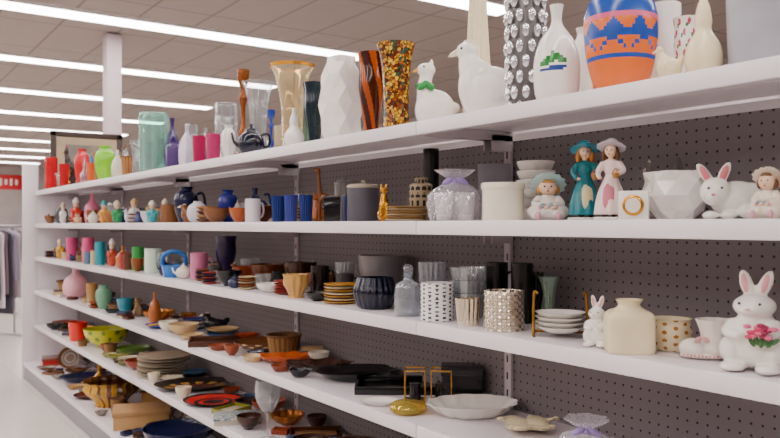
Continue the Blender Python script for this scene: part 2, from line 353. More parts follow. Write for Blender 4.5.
def lady(b,W,H,dress=None,bonnet=None,apron=None,hair='#b9762c',base=True):
    S=(W/.46,W/.46,H); sx,sy,sz=S; sk=C('#efc7a8',.35)
    b.lathe([(.2*sx,.0),(.22*sx,.02*sz),(.21*sx,.04*sz)],C('#e9e4da',.3),n=28,rings=8,open=False)
    rm=lambda u,v:1+.08*math.cos(2*PI*u*9)*(1-v)
    b.lathe([(.19*sx,.07*sz),(.2*sx,.1*sz),(.17*sx,.3*sz),(.11*sx,.46*sz),(.065*sx,.56*sz)],dress,n=60,rings=20,open=False,rmod=rm)
    if apron: b.ell((0,-.1*sy,.28*sz),(.1*sx,.085*sy,.2*sz),apron,rot=(-.22,0,0))
    for x in (-.06,.06): b.ell((x*sx,-.07*sy,.06*sz),(.035*sx,.07*sy,.03*sz),C('#3c2a22'))
    b.blob([('e',(0,0,.62),(.085,.065,.11)),('e',(0,0,.7),(.1,.06,.05)),
       ('t',[(-.09,0,.7),(-.15,-.03,.6),(-.12,-.12,.52)],[.045,.04,.03]),('t',[(.09,0,.7),(.16,-.02,.6),(.1,-.13,.55)],[.045,.04,.03])],dress,.014,S)
    b.blob([('t',[(0,0,.72),(0,0,.78)],[.03,.03]),('e',(0,-.01,.845),(.075,.075,.08)),('e',(0,-.085,.835),(.014,.016,.016)),
       ('e',(-.03,-.06,.815),(.025,.02,.02)),('e',(.03,-.06,.815),(.025,.02,.02))],sk,.01,S)
    for x,z in ((-.1,.51),(.085,.54)):
        b.ell((x*sx,-.145*sy,z*sz),(.022*sx,.03*sy,.02*sz),sk,seg=10)
        for k in range(4): b.tube([((x-.015+.01*k)*sx,-.16*sy,z*sz),((x-.015+.01*k)*sx,-.185*sy,(z-.012)*sz)],.0045*sx,sk,seg=6)
        b.tube([((x+.02)*sx,-.14*sy,z*sz),((x+.028)*sx,-.165*sy,(z+.008)*sz)],.005*sx,sk,seg=6)
    eyes(b,[(-.028*sx,-.08*sy,.855*sz),(.028*sx,-.08*sy,.855*sz)],.008*sz,C('#2b3a5a')); b.ell((0,-.083*sy,.8*sz),(.014*sx,.006*sy,.006*sz),C('#b8404a'))
    hc=C(hair,.5); b.blob([('e',(0,.025,.86),(.09,.075,.085)),('e',(-.085,-.0,.79),(.035,.045,.07)),('e',(.085,-.0,.79),(.035,.045,.07)),('e',(0,.05,.78),(.07,.04,.08))],hc,.014,S)
    T=Matrix.Translation((0,.02*sy,.885*sz))@Matrix.Rotation(-.35,4,'X')
    b.lathe([(.18*sx,.0),(.175*sx,.012*sz),(.1*sx,.02*sz),(.095*sx,.06*sz),(.06*sx,.1*sz),(.002,.11*sz)],bonnet,n=40,rings=18,open=False,M=T,rmod=lambda u,v:1+.04*math.cos(2*PI*u*10))
    T2=Matrix.Translation((.1*sx,-.16*sy,.5*sz)); b.lathe([(.03*sx,0),(.05*sx,.06*sz)],C('#a87434',.6),n=16,rings=4,t=.002,M=T2)
    b.tube([(.055*sx,-.16*sy,.56*sz),(.1*sx,-.16*sy,.62*sz),(.145*sx,-.16*sy,.56*sz)],.007*sx,C('#a87434',.6),seg=6)
    for i in range(4): b.ell(((.075+.02*i)*sx,-.16*sy,.565*sz),.018*sx,C(('#e56a8a','#f3d25a')[i%2]),seg=8)
def seated(b,W,H,dress=None,bonnet=None,hair='#c98a3a'):
    S=(W,W,H); sk=C('#efc7a8',.35)
    b.blob([('e',(0,0,.2),(.44,.38,.22)),('e',(-.2,-.2,.14),(.17,.22,.13)),('e',(.2,-.2,.14),(.17,.22,.13)),('e',(0,.02,.42),(.21,.18,.18)),
       ('t',[(-.17,0,.5),(-.27,-.12,.36),(-.12,-.28,.34)],[.09,.08,.06]),('t',[(.17,0,.5),(.27,-.12,.36),(.12,-.28,.34)],[.09,.08,.06])],dress,.022,S)
    for x in (-.2,.2): b.ell((x*W,-.42*W,.1*H),(.07*W,.06*W,.09*H),C('#d9a0ac'))
    b.blob([('e',(0,-.03,.72),(.2,.19,.16)),('e',(0,-.22,.7),(.03,.03,.03)),('t',[(0,0,.5),(0,0,.66)],[.06,.06])],sk,.016,S)
    eyes(b,[(-.07*W,-.21*W,.74*H),(.07*W,-.21*W,.74*H)],.02*W,C('#2b3a5a')); b.ell((0,-.215*W,.64*H),(.03*W,.01*W,.012*H),C('#c0505a'))
    for x in (-.08,.08):
        b.ell((x*W,-.3*W,.34*H),(.05*W,.05*W,.04*H),sk,seg=10)
    T=Matrix.Translation((0,.05*W,.78*H))@Matrix.Rotation(-.7,4,'X')
    b.lathe([(.36*W,0),(.35*W,.03*H),(.24*W,.05*H),(.22*W,.14*H),(.12*W,.21*H),(.002,.22*H)],bonnet,n=60,rings=18,open=False,M=T,rmod=lambda u,v:1+.06*math.cos(2*PI*u*14))
    b.blob([('e',(-.18,-.02,.68),(.07,.08,.1)),('e',(.18,-.02,.68),(.07,.08,.1)),('e',(0,-.1,.84),(.14,.08,.05))],C(hair,.5),.02,S)
    for i in range(7): b.ell(((-.15+.05*i)*W,-.36*W,(.3+.03*math.sin(i*2))*H),.045*W,C(('#e8a0b0','#7fb4c8','#f0e0a0')[i%3]),seg=8)
def hen(b,W,H,mat=None,beak='#e9dcc0',bow=None,big=True):
    S=(W,W,H)
    b.blob([('e',(.06,0,.34),(.38,.27,.33)),('e',(-.1,0,.44),(.25,.23,.32)),('t',[(-.12,0,.5),(-.2,0,.7),(-.22,0,.84)],[.2,.15,.1]),
      ('e',(-.24,0,.86),(.14,.12,.11)),('t',[(.25,0,.4),(.4,0,.55),(.46,0,.7)],[.18,.12,.05]),('e',(0,0,.06),(.28,.22,.06)),
      ('e',(.1,-.25,.4),(.22,.05,.16),(0,.3,0)),('e',(.1,.25,.4),(.22,.05,.16),(0,.3,0))],mat,.02,S)
    b.tube([(-.35*W,0,.86*H),(-.43*W,0,.83*H),(-.48*W,0,.81*H)],[.045*W,.03*W,.004*W],C(beak,.4),seg=8)
    eyes(b,[(-.29*W,-.105*W,.88*H),(-.29*W,.105*W,.88*H)],.016*W)
    b.blob([('e',(-.26,0,.965),(.03,.02,.03)),('e',(-.22,0,.98),(.03,.02,.035)),('e',(-.18,0,.96),(.03,.02,.03))],C(beak,.4),.012,S)
def goose(b,W,H,mat=None,bow=None):
    S=(W/.7,W/.7,H)
    b.blob([('e',(.03,0,.3),(.3,.25,.29)),('t',[(-.08,0,.45),(-.12,0,.65),(-.08,0,.82)],[.17,.11,.09]),('e',(-.1,0,.86),(.14,.12,.1)),
      ('e',(.3,0,.34),(.1,.1,.08)),('e',(-.1,-.1,.05),(.1,.1,.05)),('e',(.1,-.1,.05),(.1,.1,.05)),('e',(-.02,0,.96),(.03,.03,.06))],mat,.018,S)
    sx=S[0]; b.tube([(-.2*sx,0,.86*H),(-.3*sx,0,.83*H)],[.045*sx,.012*sx],C('#e0a040'),seg=8)
    eyes(b,[(-.15*sx,-.105*sx,.89*H)],.016*sx)
    for a in (-.7,.7): b.ell((-.13*sx+.06*a*sx,-.15*sx,(.62)*H),(.1*sx,.04*sx,.045*H),bow,rot=(0,a,0))
    b.tube([(-.12*sx+.125*sx*math.cos(a),.125*sx*math.sin(a),.64*H) for a in [i*PI/6 for i in range(13)]],.025*sx,bow,n=24)
def catfig(b,W,H,mat=None):
    S=(W/.4,W/.4,H)
    b.blob([('e',(0,.03,.18),(.17,.18,.18)),('t',[(0,0,.2),(0,-.02,.45),(0,-.03,.7)],[.15,.11,.07]),('e',(0,-.05,.8),(.1,.11,.08)),
      ('e',(-.06,-.02,.91),(.03,.02,.06)),('e',(.06,-.02,.91),(.03,.02,.06)),('t',[(-.07,-.08,.45),(-.07,-.13,.1)],[.05,.04]),('t',[(.07,-.08,.45),(.07,-.13,.1)],[.05,.04]),
      ('t',[(.1,.1,.06),(.2,.0,.05),(.15,-.15,.04)],[.04,.035,.02])],mat,.018,S)
    eyes(b,[(-.04*S[0],-.145*S[0],.82*H),(.04*S[0],-.145*S[0],.82*H)],.012*S[0])
def giraffe(b,W,H,mat=None):
    S=(W/.5,W/.5,H)
    b.blob([('e',(.05,0,.42),(.22,.11,.1)),('t',[(-.08,0,.45),(-.12,0,.7),(-.14,0,.92)],[.09,.06,.05]),('e',(-.2,0,.93),(.12,.06,.045)),
      ('t',[(-.1,-.06,.4),(-.11,-.06,.01)],[.05,.035]),('t',[(-.1,.06,.4),(-.11,.06,.01)],[.05,.035]),('t',[(.2,-.06,.4),(.2,-.06,.01)],[.05,.035]),('t',[(.2,.06,.4),(.2,.06,.01)],[.05,.035])],mat,.018,S)
def bootie(b,W,H,mat=None):
    S=(W,W,H)
    b.blob([('e',(-.22,0,.25),(.27,.22,.25)),('e',(.14,0,.3),(.28,.25,.3)),('e',(0,0,.08),(.47,.24,.08))],mat,.02,S)
    T=Matrix.Translation((.14*W,0,.42*H)); b.lathe([(.25*W,0),(.24*W,.2*H),(.29*W,.45*H),(.33*W,.56*H)],mat,n=60,rings=12,t=.005,rmod=lambda u,v:1+.05*v*math.cos(2*PI*u*10),M=T,zin=.3)
    pk=C('#e2a3a3',.4)
    for i in range(13): b.ell(((-.42+.065*i)*W,-.23*W*math.cos((-.42+.065*i)*1.6),.1*H),.024*W,pk,seg=8)
    for s_ in (-1,1): b.ell((-.1*W+s_*.07*W,-.19*W,.5*H),(.08*W,.05*W,.06*H),pk,rot=(0,.5*s_,0))
def wirestand(b,W,H,mat=None,dish=None):
    for x in (-1,1):
        b.tube([(x*W*.45,-W*.2,0),(x*W*.47,0,H*.05),(x*W*.46,W*.1,H*.95),(x*W*.4,W*.08,H)],W*.025,mat,seg=8)
        b.tube([(x*W*.45,-W*.3,H*.12),(x*W*.45,W*.1,H*.1)],W*.025,mat,seg=8)
    b.tube([(-W*.46,W*.1,H*.1),(W*.46,W*.1,H*.1)],W*.025,mat,seg=8)
    for i in range(4):
        b.lathe([(W*.25,0),(W*.34,H*.05),(W*.44,H*.14)],dish,n=40,rings=8,t=.003,M=Matrix.Translation((0,-W*.02,H*(.12+.11*i))))
def figurine(b,W,H,c='#4a9a90',h='#e8dcc0'):
    m=C(c); S=(W,W,H)
    b.blob([('e',(0,0,.2),(.36,.3,.22)),('e',(0,0,.45),(.26,.22,.2)),('t',[(-.22,0,.52),(-.34,-.1,.4),(-.16,-.26,.36)],[.09,.08,.06]),('t',[(.22,0,.52),(.34,-.1,.4),(.16,-.26,.36)],[.09,.08,.06])],m,.035,S)
    b.blob([('e',(0,-.02,.74),(.2,.19,.15)),('e',(0,-.2,.73),(.03,.04,.03))],C('#edc5a6',.35),.03,S)
    b.lathe([(.27*W,.78*H),(.24*W,.84*H),(.14*W,.94*H),(.002,H)],C(h),n=20,rings=12,open=False)
    eyes(b,[(-.07*W,-.2*W,.76*H),(.07*W,-.2*W,.76*H)],.022*W)
def arch_basket(b,W,H,mat=None):
    vessel(b,W,H*.45,'tumbler',mat,ribs=12,amp=.02)
    b.tube([(-W*.45,0,H*.42),(-W*.4,0,H*.8),(0,0,H*.95),(W*.4,0,H*.8),(W*.45,0,H*.42)],W*.09,mat)
def leafdish(b,W,H,mat=None,sy=.62,lob=5):
    n=80; R=8; i0=b.mi(mat); top=[]; bot=[]
    for k in range(R+1):
        f=k/R; tr=[]; br=[]
        for j in range(n):
            a=2*PI*j/n; r=W/2*max(f,.01)*(1+.13*math.cos(a*lob)*f); z=H*(.15+.8*f**2.5+.08*math.cos(a*lob*2)*f)
            tr.append(b.bm.verts.new((r*math.cos(a),r*sy*math.sin(a),z))); br.append(b.bm.verts.new((r*.96*math.cos(a),r*(sy-.02)*math.sin(a),max(0,z-H*.14))))
        top.append(tr); bot.append(br)
    for L,fl in ((top,1),(bot,-1)):
        for k in range(R):
            for j in range(n):
                q=(L[k][j],L[k][(j+1)%n],L[k+1][(j+1)%n],L[k+1][j])
                b.bm.faces.new(q if fl>0 else q[::-1]).material_index=i0
    for j in range(n): b.bm.faces.new((top[R][j],top[R][(j+1)%n],bot[R][(j+1)%n],bot[R][j])).material_index=i0
def handdish(b,W,H,mat=None):
    # pair of open cupped hands, palms up, side by side
    parts=[]
    for s_ in (-1,1):
        parts.append(('e',(s_*.17,.14,.3),(.19,.24,.2)))
        parts.append(('t',[(s_*.17,.25,.25),(s_*.17,.46,.3)],[.14,.12]))
        for k in range(4):
            x=s_*(.045+.085*k); L=(.36,.42,.4,.3)[k]
            parts.append(('t',[(x,.02,.25),(x*1.05,-.06-L*.6,.3),(x*1.0,-.06-L,.55)],[.062,.058,.04]))
        parts.append(('t',[(s_*.32,.2,.35),(s_*.43,.08,.5),(s_*.42,-.06,.68)],[.08,.06,.045]))
    b.blob(parts,mat,.02,(W,W,H))
def egg_tray(b,W,H,mat=None): platter(b,W,H,mat,sy=.75,scal=12)
def paperweight(b,W,H,mat=None,core=None):
    b.lathe([(W*.3,0),(W*.45,H*.15),(W*.5,H*.45),(W*.4,H*.8),(W*.15,H*.97),(.001,H)],mat,n=32,rings=20,open=False)
    b.ell((0,0,H*.4),(W*.25,W*.25,H*.25),core)
def candleglass(b,W,H,mat=None):
    vessel(b,W,H,'tumbler',mat,ribs=16,amp=.05)
def glass_stack(b,W,H,mat=None,cnt=3):
    for i in range(cnt):
        hh=H*.5; z=i*(H-hh)/(cnt-1)
        b.lathe([(W*.34,0),(W*.38,hh*.05),(W*.44,hh*.6),(W*.5,hh)],mat,n=60,rings=12,t=.003,M=Matrix.Translation((0,0,z)),rmod=lambda u,v:1+.03*math.cos(u*2*PI*12))
def booklets(b,W,H,mat=None,cnt=4,cols=('#c8bca8','#5a2a1c','#2a4060','#b89868')):
    z=0; h=H/cnt
    for i in range(cnt):
        b.box((W*.02*math.sin(i*3),0,z+h/2),(W*.86,W*.62,h*.94),C(cols[i%len(cols)],.5),rot=(0,0,.12*math.sin(i*2.1)),bev=.1); z+=h
# ------------------------------------------------------------------ surveyed geometry
CAMZ=1.40; F=770.0; HOR=224.6; YAW=math.atan(539/770.)
cy,sy_=math.cos(YAW),math.sin(YAW)
LV=[1.706,1.41,1.112,.805,.493,.16]; FR=[1.376]*5+[1.285]; BACK=1.756
XL=-7.63; XR=1.9
def ray(px,Y):
    t=(px-390)/F; k=Y/(sy_+cy*t); return k*(-cy+sy_*t),k
taken=[[] for _ in LV]
def free(row,X,Y,r,w=1):
    return all((X-a)**2+(Y-c)**2>(r*w+d)**2 for a,c,d in taken[row])
def make(fn,name,row,X,Y,W,H,rot,kw):
    b=B(); fn(b,W,H,**kw)
    th=math.atan2(-X,Y)+math.radians(rot)
    b.done(name,(X,Y,LV[row]),th,ang=3 if fn is faceted else 40)
def put(name,fn,row,px,ytop,wpx,off=.1,rot=0,ht=None,yb=None,fp=.5,**kw):
    row-=1; z0=LV[row]; gap=(LV[row-1]-.045-z0) if row>0 else 9
    if yb:
        k=(CAMZ-z0)*F/(yb-HOR); off=k*(sy_+cy*(px-390)/F)-FR[row]
    depth=BACK-FR[row]-.006
    for sc in (1,.94,.88,.8,.72,.62,.5):
        for d in (0,.012,-.012,.024,-.024,.04,-.04,.06,-.06,.085,-.085,.12,-.12)+((.16,-.16,.2) if sc<.8 else ()):
            o=off+d; Y=FR[row]+o; X,k=ray(px,Y); W=wpx*k/F*sc; r=W*fp
            if o<r+.003 or o>depth-r: continue
            if X-r<XL+.05 : continue
            if not free(row,X,Y,r+.001): continue
            H=ht if ht else CAMZ+(HOR-ytop)*k/F-z0
            H=max(.012,min(H,gap)); taken[row].append((X,Y,r))
            make(fn,name,row,X,Y,W,H,rot,kw); return
    print('NOFIT',name,row,px)
# ------------------------------------------------------------------ room
def plane_box(name,c,d,m,bev=0):
    b=B(); b.box((0,0,0),d,m,bev=bev); return b.done(name,c)
X0,X1,Y0,Y1,HC=-32,6,-7,9.5,3.6
mf=gridmat('vinyl_floor_tile','#d8d0c6','#bfb7ae',.45,.45,(0,1),.003,.22,.05)
plane_box('floor',((X0+X1)/2,(Y0+Y1)/2,-.05),(X1-X0,Y1-Y0,.1),mf)
mc=gridmat('acoustic_ceiling_tile','#a89a96','#80746f',1.325,.62,(0,1),.012,.9,.05)
plane_box('ceiling',((X0+X1)/2,(Y0+Y1)/2,HC+.05),(X1-X0,Y1-Y0,.1),mc)
mw=C('#b5aaa8',.8,0,.03,3)
plane_box('wall_left',(X0-.05,(Y0+Y1)/2,HC/2),(.1,Y1-Y0,HC),mw)
plane_box('wall_right',(X1+.05,(Y0+Y1)/2,HC/2),(.1,Y1-Y0,HC),mw)
plane_box('wall_back',((X0+X1)/2,Y1+.05,HC/2),(X1-X0,.1,HC),mw)
plane_box('wall_front',((X0+X1)/2,Y0-.05,HC/2),(X1-X0,.1,HC),mw)
plane_box('baseboard_left',(X0+.01,(Y0+Y1)/2,.06),(.02,Y1-Y0,.12),C('#6b6468'))
def emis(name,col,s):
    m=bpy.data.materials.new(name); m.use_nodes=True; nt=m.node_tree; p=nt.nodes['Principled BSDF']
    p.inputs['Emission Color'].default_value=col; p.inputs['Emission Strength'].default_value=s; return m
EM=emis('fluorescent_diffuser',(1,.935,.90,1),20)
wh=C('#e6e0e2',.5)
xs=[-.45+2.65*1, -.45]+[-.45-2.65*i for i in range(1,12)]
for x in xs:
    b=B(); L=5.5-(Y0+.4); yc=(5.5+Y0+.4)/2
    b.box((0,0,.012),(.34,L,.03),wh,bev=0); b.box((0,0,-.005),(.28,L-.06,.012),EM,bev=0)
    b.done('fluorescent_ceiling_light',(x,yc,HC-.027))
# column
b=B(); b.box((0,0,HC/2-.01),(.17,.17,HC-.02),C('#c8b6bc',.5),bev=.04); b.box((0,0,.08),(.2,.2,.16),C('#8b8088'),bev=.04); b.done('support_column',(-9.1,2.46,0))
# ------------------------------------------------------------------ gondola
shm=C('#ece4ea',.28,0,.02,2); shm2=C('#bfb6bc',.4,0,.02,2)
peg=gridmat('pegboard','#7d7578','#1c181c',.0285,.0285,(0,2),.01,.5,.05,True,.12)
rootE=bpy.data.objects.new('store_shelving_unit',None); bpy.context.scene.collection.objects.link(rootE)
secs=[1.83-1.47*2,1.83-1.47,1.83,1.83+1.45,1.83+2.9,1.83+4.35,7.63]
sxs=[-v for v in secs]
b=B(); b.box(((XL+XR)/2,BACK+.012,.87),(XR-XL,.02,1.60),peg,bev=0); b.done('pegboard_panel',parent=rootE)
b=B()
for x in sxs:
    b.box((x,BACK-.004,.85),(.03,.012,1.69),shm2,bev=.1)
    for k in range(26): b.box((x,BACK-.0105,.25+k*.055),(.005,.002,.022),C('#2a262c'),bev=0)
b.done('slotted_uprights',parent=rootE)
b=B()
edges=sorted(set([XL,XR]+[x for x in sxs if XL<x<XR]))
for r,(z,fr) in enumerate(zip(LV,FR)):
    for a,c in zip(edges[:-1],edges[1:]):
        L=c-a-.003; xm=(a+c)/2
        b.box((xm,(fr+BACK)/2-.003,z-.004),(L,BACK-fr-.012,.008),shm,bev=.1,seg=1)
        b.box((xm,fr+.004,z-.019),(L,.010,.040),shm,bev=.25,seg=2)
        b.box((xm,fr+.018,z-.036),(L,.024,.004),shm2,bev=0)
        if r<5:
            for xx in (a+.018,c-.018):
                b.box((xx,BACK-.17,z-.024),(.004,.33,.03),shm2,bev=0); b.box((xx,BACK-.05,z-.045),(.004,.09,.05),shm2,bev=0)
b.done('shelves',parent=rootE)
b=B()
b.box(((XL+XR)/2,FR[5]+.02,.06),(XR-XL,.02,.12),C('#8d8590',.5),bev=.05)
b.done('kick_plate',parent=rootE)
b=B()
b.box((XL-.015,(1.275+2.2)/2,.85),(.03,2.2-1.275,1.70),shm,bev=.1)
b.box((XL-.015,1.34,.975),(.034,.13,1.95),shm,bev=.1)
b.done('end_panel',parent=rootE)
b=B()
for z in LV:
    b.box(((XL+XR)/2,1.99,z-.004),(XR-XL,.40,.008),shm,bev=0); b.box(((XL+XR)/2,2.19,z-.019),(XR-XL,.01,.04),shm,bev=0)
b.done('rear_shelves',parent=rootE)
# framed picture on shelf end
b=B(); fw,fh=.64,.55
for s_ in (-1,1):
    b.box((0,s_*(fw/2-.025),fh/2),(.03,.05,fh),C('#3b2a24',.4),bev=.15); b.box((0,0,fh/2+s_*(fh/2-.025)),(.03,fw,.05),C('#3b2a24',.4),bev=.15)
b.box((0,0,fh/2),(.012,fw-.06,fh-.06),C('#b8a284',.6,0,.1,6),bev=0); b.box((.006,0,fh/2),(.006,fw-.26,fh-.24),C('#8a7a6a',.6,0,0,5,'#5d6a6a'),bev=0)
b.done('framed_picture',(-7.5,1.8,LV[0]+.001)); 
taken[0].append((-7.5,1.72,.1));taken[0].append((-7.5,1.55,.08))
# ------------------------------------------------------------------ colours
WHT=C('#f3eee6',.16); CRM=C('#ecdcb4',.2); IV=C('#e6dac4',.3); BLK=C('#0e0d10',.12); BLKW=C('#1a1818',.4); NAV=C('#10173a',.12)
SIL=C('#e8e8ec',.15,.85); GLD=C('#d0922a',.2,.95); BRS=C('#b08030',.25,.9); BRN=C('#5c280e',.18); CLR=G()
MERC=C('#d8ccb8',.12,.95)
def sw(u,v):
    z=abs(((u*7)%1)-.5)*2
    if v<.3: return 1
    if v<.32: return 0
    if v<.5: return 1 if v<.34+.13*z else (0 if v<.38+.13*z and v>.36+.1*z else 1)
    if v<.53: return 2
    if v<.66: return 0 if (abs(((u*9)%1)-.5)*2)*.13<(.66-v) else 1
    if v<.69: return 3
    if v<.86: return 2 if abs(v-.77)>.05 else (0 if z>.5 else 2)
    return 0
def leafm(u,v):
    x=(u-.75)*3.0; y=(v-.38)
    def lf(cx,cy_,a,L,w):
        dx=x-cx; dy=(y-cy_)*2.2; p=dx*math.cos(a)+dy*math.sin(a); q=-dx*math.sin(a)+dy*math.cos(a)
        return (p/L)**2+(q/w)**2<1
    if lf(-.1,.02,.5,.22,.09): return 1
    if lf(.12,.05,-.6,.2,.08): return 1
    if lf(0,-.06,.1,.3,.05): return 2
    return 0
GLS=G('#f4f5f6',.9)
# ---- row 1 (top shelf)
R=1
put('southwest_vase',vessel,R,621,-14,72,.13,p='urn',mat=[C('#1e4aa4',.22),C('#e06a20',.25),C('#1e4aa4',.22),C('#d8507a',.3)],mfun=sw)
put('white_leaf_jug',vessel,R,557,5,46,.09,p='bottle',mat=[WHT,C('#1a7a2a'),C('#1a3a8a')],mfun=leafm,rot=-10)
put('cream_gourd_vase',vessel,R,704,-12,36,.09,p='gourd',mat=CRM)
put('stoneware_planter',vessel,R,758,-10,58,.13,p=[(.86,0),(.92,.03),(.96,.5),(1,.96),(1,1)],mat=C('#a0a0a8',.35))
put('small_bird_figurine',hen,R,668,45,30,.06,mat=CRM)
put('floral_cup',vessel,R,687,18,26,.2,p='tulip',mat=[WHT,C('#b94a5a'),C('#4a7a4a')],mfun=lambda u,v:1 if (math.sin(u*50)*math.sin(v*22)>.55) else (2 if math.sin(u*50+1.5)*math.sin(v*22+1)>.75 else 0))
put('white_vase',vessel,R,665,6,32,.29,p='cyl',mat=WHT)
put('white_vase',vessel,R,583,28,22,.25,p='amphora',mat=WHT)
put('beaded_silver_vase',beaded,R,526,-4,46,.2,mat=SIL)
put('hen_figurine',hen,R,486,38,80,.1,mat=WHT,rot=-8)
put('ribbed_ivory_vase',vessel,R,478,-22,52,.28,p=[(1,0),(.96,.1),(.8,.4),(.62,.7),(.5,1)],mat=CRM,ribs=16,amp=.05)
put('goose_figurine',goose,R,433,60,48,.08,mat=WHT,bow=C('#1f8a3a'),rot=10)
put('mosaic_vase',vessel,R,396,44,39,.1,p=[(.62,0),(.7,.04),(.66,.3),(.7,.6),(.82,.85),(1,1)],mat=mosaic())
put('amber_swirl_vase',vessel,R,371,53,27,.18,p='tulip',mat=[C('#3a1008',.1),C('#a84814',.1)],mfun=lambda u,v:int(math.sin(u*2*PI*5+v*9)>.3))
put('faceted_white_vase',faceted,R,342,57,44,.09,mat=WHT)
put('dark_teal_vase',vessel,R,314,83,24,.1,p='tulip',mat=C('#08222c',.08),ribs=8,amp=.05)
put('gold_rim_glass_vase',vessel,R,292,65,46,.17,p='flared',mat=[G('#f8f0dc',.84),GLD],mfun=lambda u,v:int(v>.965 or v<.04))
put('small_gourd_vase',vessel,R,294,108,20,.06,p='gourd',mat=WHT)
put('brass_candlestick',vessel,R,243,70,22,.2,p='candle',mat=C('#8a4a1c',.25,.5))
put('cut_glass_vase',vessel,R,258,82,34,.28,p='flared',mat=GLS,ribs=12,amp=.06)
put('navy_teapot',teapot,R,251,123,42,.09,mat=C('#0c1026',.1))
put('blue_candlestick',vessel,R,271,110,14,.12,p='candle',mat=C('#1a3aa0',.12))
put('glass_vase',vessel,R,226,104,22,.2,p='cyl',mat=GLS,ribs=10,amp=.05)
put('magenta_cup',vessel,R,199,136,14,.07,p='tumbler',mat=C('#a0104c',.15))
put('magenta_cup',vessel,R,213,134,15,.07,p='tumbler',mat=C('#b02a64',.15))
put('lavender_vase',vessel,R,187,124,17,.12,p='bottle',mat=C('#ddd0e4'))
put('purple_vase',vessel,R,172,118,15,.17,p='bottle',mat=C('#2c1858',.12))
put('plum_candle_jar',vessel,R,174,142,16,.06,p='jar',mat=C('#4a3468',.2))
put('pale_green_glass_vase',vessel,R,153,114,29,.1,p='cyl',mat=G('#dcf4ee',.78),ribs=9,amp=.06)
put('woven_basket',wicker,R,131,144,20,.1,mat=C('#7a4a20',.7),mat2=C('#b07a40',.7),handle=True)
put('lime_vase',vessel,R,105,146,20,.09,p='amphora',mat=C('#80cc10',.12))
put('black_rooster_figurine',hen,R,70,146,15,.14,mat=C('#2a1a1a'),beak='#c02a20')
put('red_vase',vessel,R,82,149,15,.09,p='amphora',mat=C('#c80f1c',.1))
put('red_glass_vase',vessel,R,51,158,12,.08,p='cyl',mat=C('#b80a1c',.1),ribs=8,amp=.05)
put('red_tumbler',vessel,R,64,164,10,.05,p='tumbler',mat=C('#a80c1a',.1))
put('orange_cup',vessel,R,92,163,11,.06,p='tumbler',mat=C('#d8602c',.2))
put('clear_glass_vase',vessel,R,142,140,14,.2,p='amphora',mat=CLR)
put('ivory_bottle',vessel,R,117,150,11,.07,p='bottle',mat=C('#e0dcc8',.2))
put('glass_bottle',vessel,R,325,92,16,.28,p='bottle',mat=GLS)
put('green_glass_vase',vessel,R,305,96,18,.3,p='tulip',mat=G('#a8c8b0',.6))
# ---- row 2
R=2
put('rabbit_child_figurine',seated,R,768,167,42,.1,dress=C('#eadcc8'),bonnet=C('#e2d2bc'),hair='#6a4426',rot=-20)
put('reclining_bunny_figurine',bunny_lie,R,731,164,66,.12,mat=WHT,rot=5)
put('faceted_white_bowl',faceted,R,677,172,66,.13,mat=WHT,segs=10,prof=[(.5,0),(.74,.2),(.98,.5),(.9,.8),(.9,1)])
put('desk_clock',clock,R,634,191,32,.06,mat=WHT,gold=GLD,rot=-5)
put('pinecone_figurine',vessel,R,679,157,16,.33,p=[(.5,0),(1,.3),(.9,.6),(.4,.9),(.1,1)],mat=C('#67605c'),ribs=9,amp=.15,open=False)
put('grey_bird_figurine',hen,R,655,160,24,.31,mat=C('#7c7470'),rot=10)
put('victorian_lady_figurine',lady,R,611,138,36,.09,dress=C('#ead2cf'),bonnet=C('#c8c0cc'),apron=C('#c46a7c'),hair='#5a3618',rot=-15)
put('bonnet_girl_figurine',lady,R,585,140,36,.17,dress=C('#0e7a86'),bonnet=C('#1890a8'),apron=C('#e7d9a8'),hair='#c07a28',rot=8)
put('seated_bonnet_girl_figurine',seated,R,548,175,48,.1,dress=C('#efe6dc'),bonnet=C('#b8dce0'))
put('white_canister',vessel,R,503,183,42,.09,p=[(.96,0),(1,.03),(.99,.3),(.98,.8),(1.04,.84),(1.04,.97),(1,1)],mat=C('#efe6d2',.25))
put('white_bowl_stack',plate_stack,R,536,165,40,.26,mat=WHT,cnt=6,bowl=True)
put('grey_gift_box',giftbox,R,494,164,34,.3,mat=C('#86828a',.5))
put('wrapped_glassware_set',wrapped,R,455,170,54,.1,mat=G('#faf8fc',.82,.1))
put('black_pillar_candle',vessel,R,431,150,16,.27,p='cyl',mat=BLK)
put('openwork_jar',vessel,R,421,178,24,.17,p='jar',mat=[C('#a08c70'),C('#2a2624')],mfun=lambda u,v:int(((u*12)%1-.5)**2+((v*6)%1-.5)**2<.1))
put('ivory_plate_stack',plate_stack,R,407,206,44,.085,mat=[CRM,C('#b89058')],cnt=6)
put('gold_cat_figurine',catfig,R,384,182,17,.05,mat=GLD)
put('grey_canister',canister,R,363,180,32,.11,mat=C('#4c4a54',.4),lid=C('#a89c8c'))
put('grey_mug',mug,R,350,196,20,.05,mat=C('#3a4470'))
put('wooden_giraffe_figurine',giraffe,R,323,166,16,.09,mat=C('#6a3a18'))
put('desk_picture_frame',giftbox,R,332,196,18,.05,mat=BLK)
put('ceramic_jar',canister,R,345,176,22,.25,mat=C('#84807c'))
put('blue_tumbler',candleglass,R,306,195,14,.06,mat=G('#3a50a8',.35))
put('blue_tumbler',candleglass,R,291,195,14,.06,mat=G('#5a68c8',.35))
put('blue_tumbler',candleglass,R,278,196,14,.08,mat=G('#3a50a8',.35))
put('wooden_bowl',vessel,R,262,206,28,.13,p='bowl',mat=BRN)
put('amber_bowl',vessel,R,240,208,22,.09,p='bowl',mat=C('#a8501c',.2))
put('cobalt_vase',vessel,R,228,190,20,.2,p='amphora',mat=C('#142490',.12))
put('cobalt_pitcher',vessel,R,255,188,20,.27,p='bottle',mat=C('#182458',.12),handle=1)
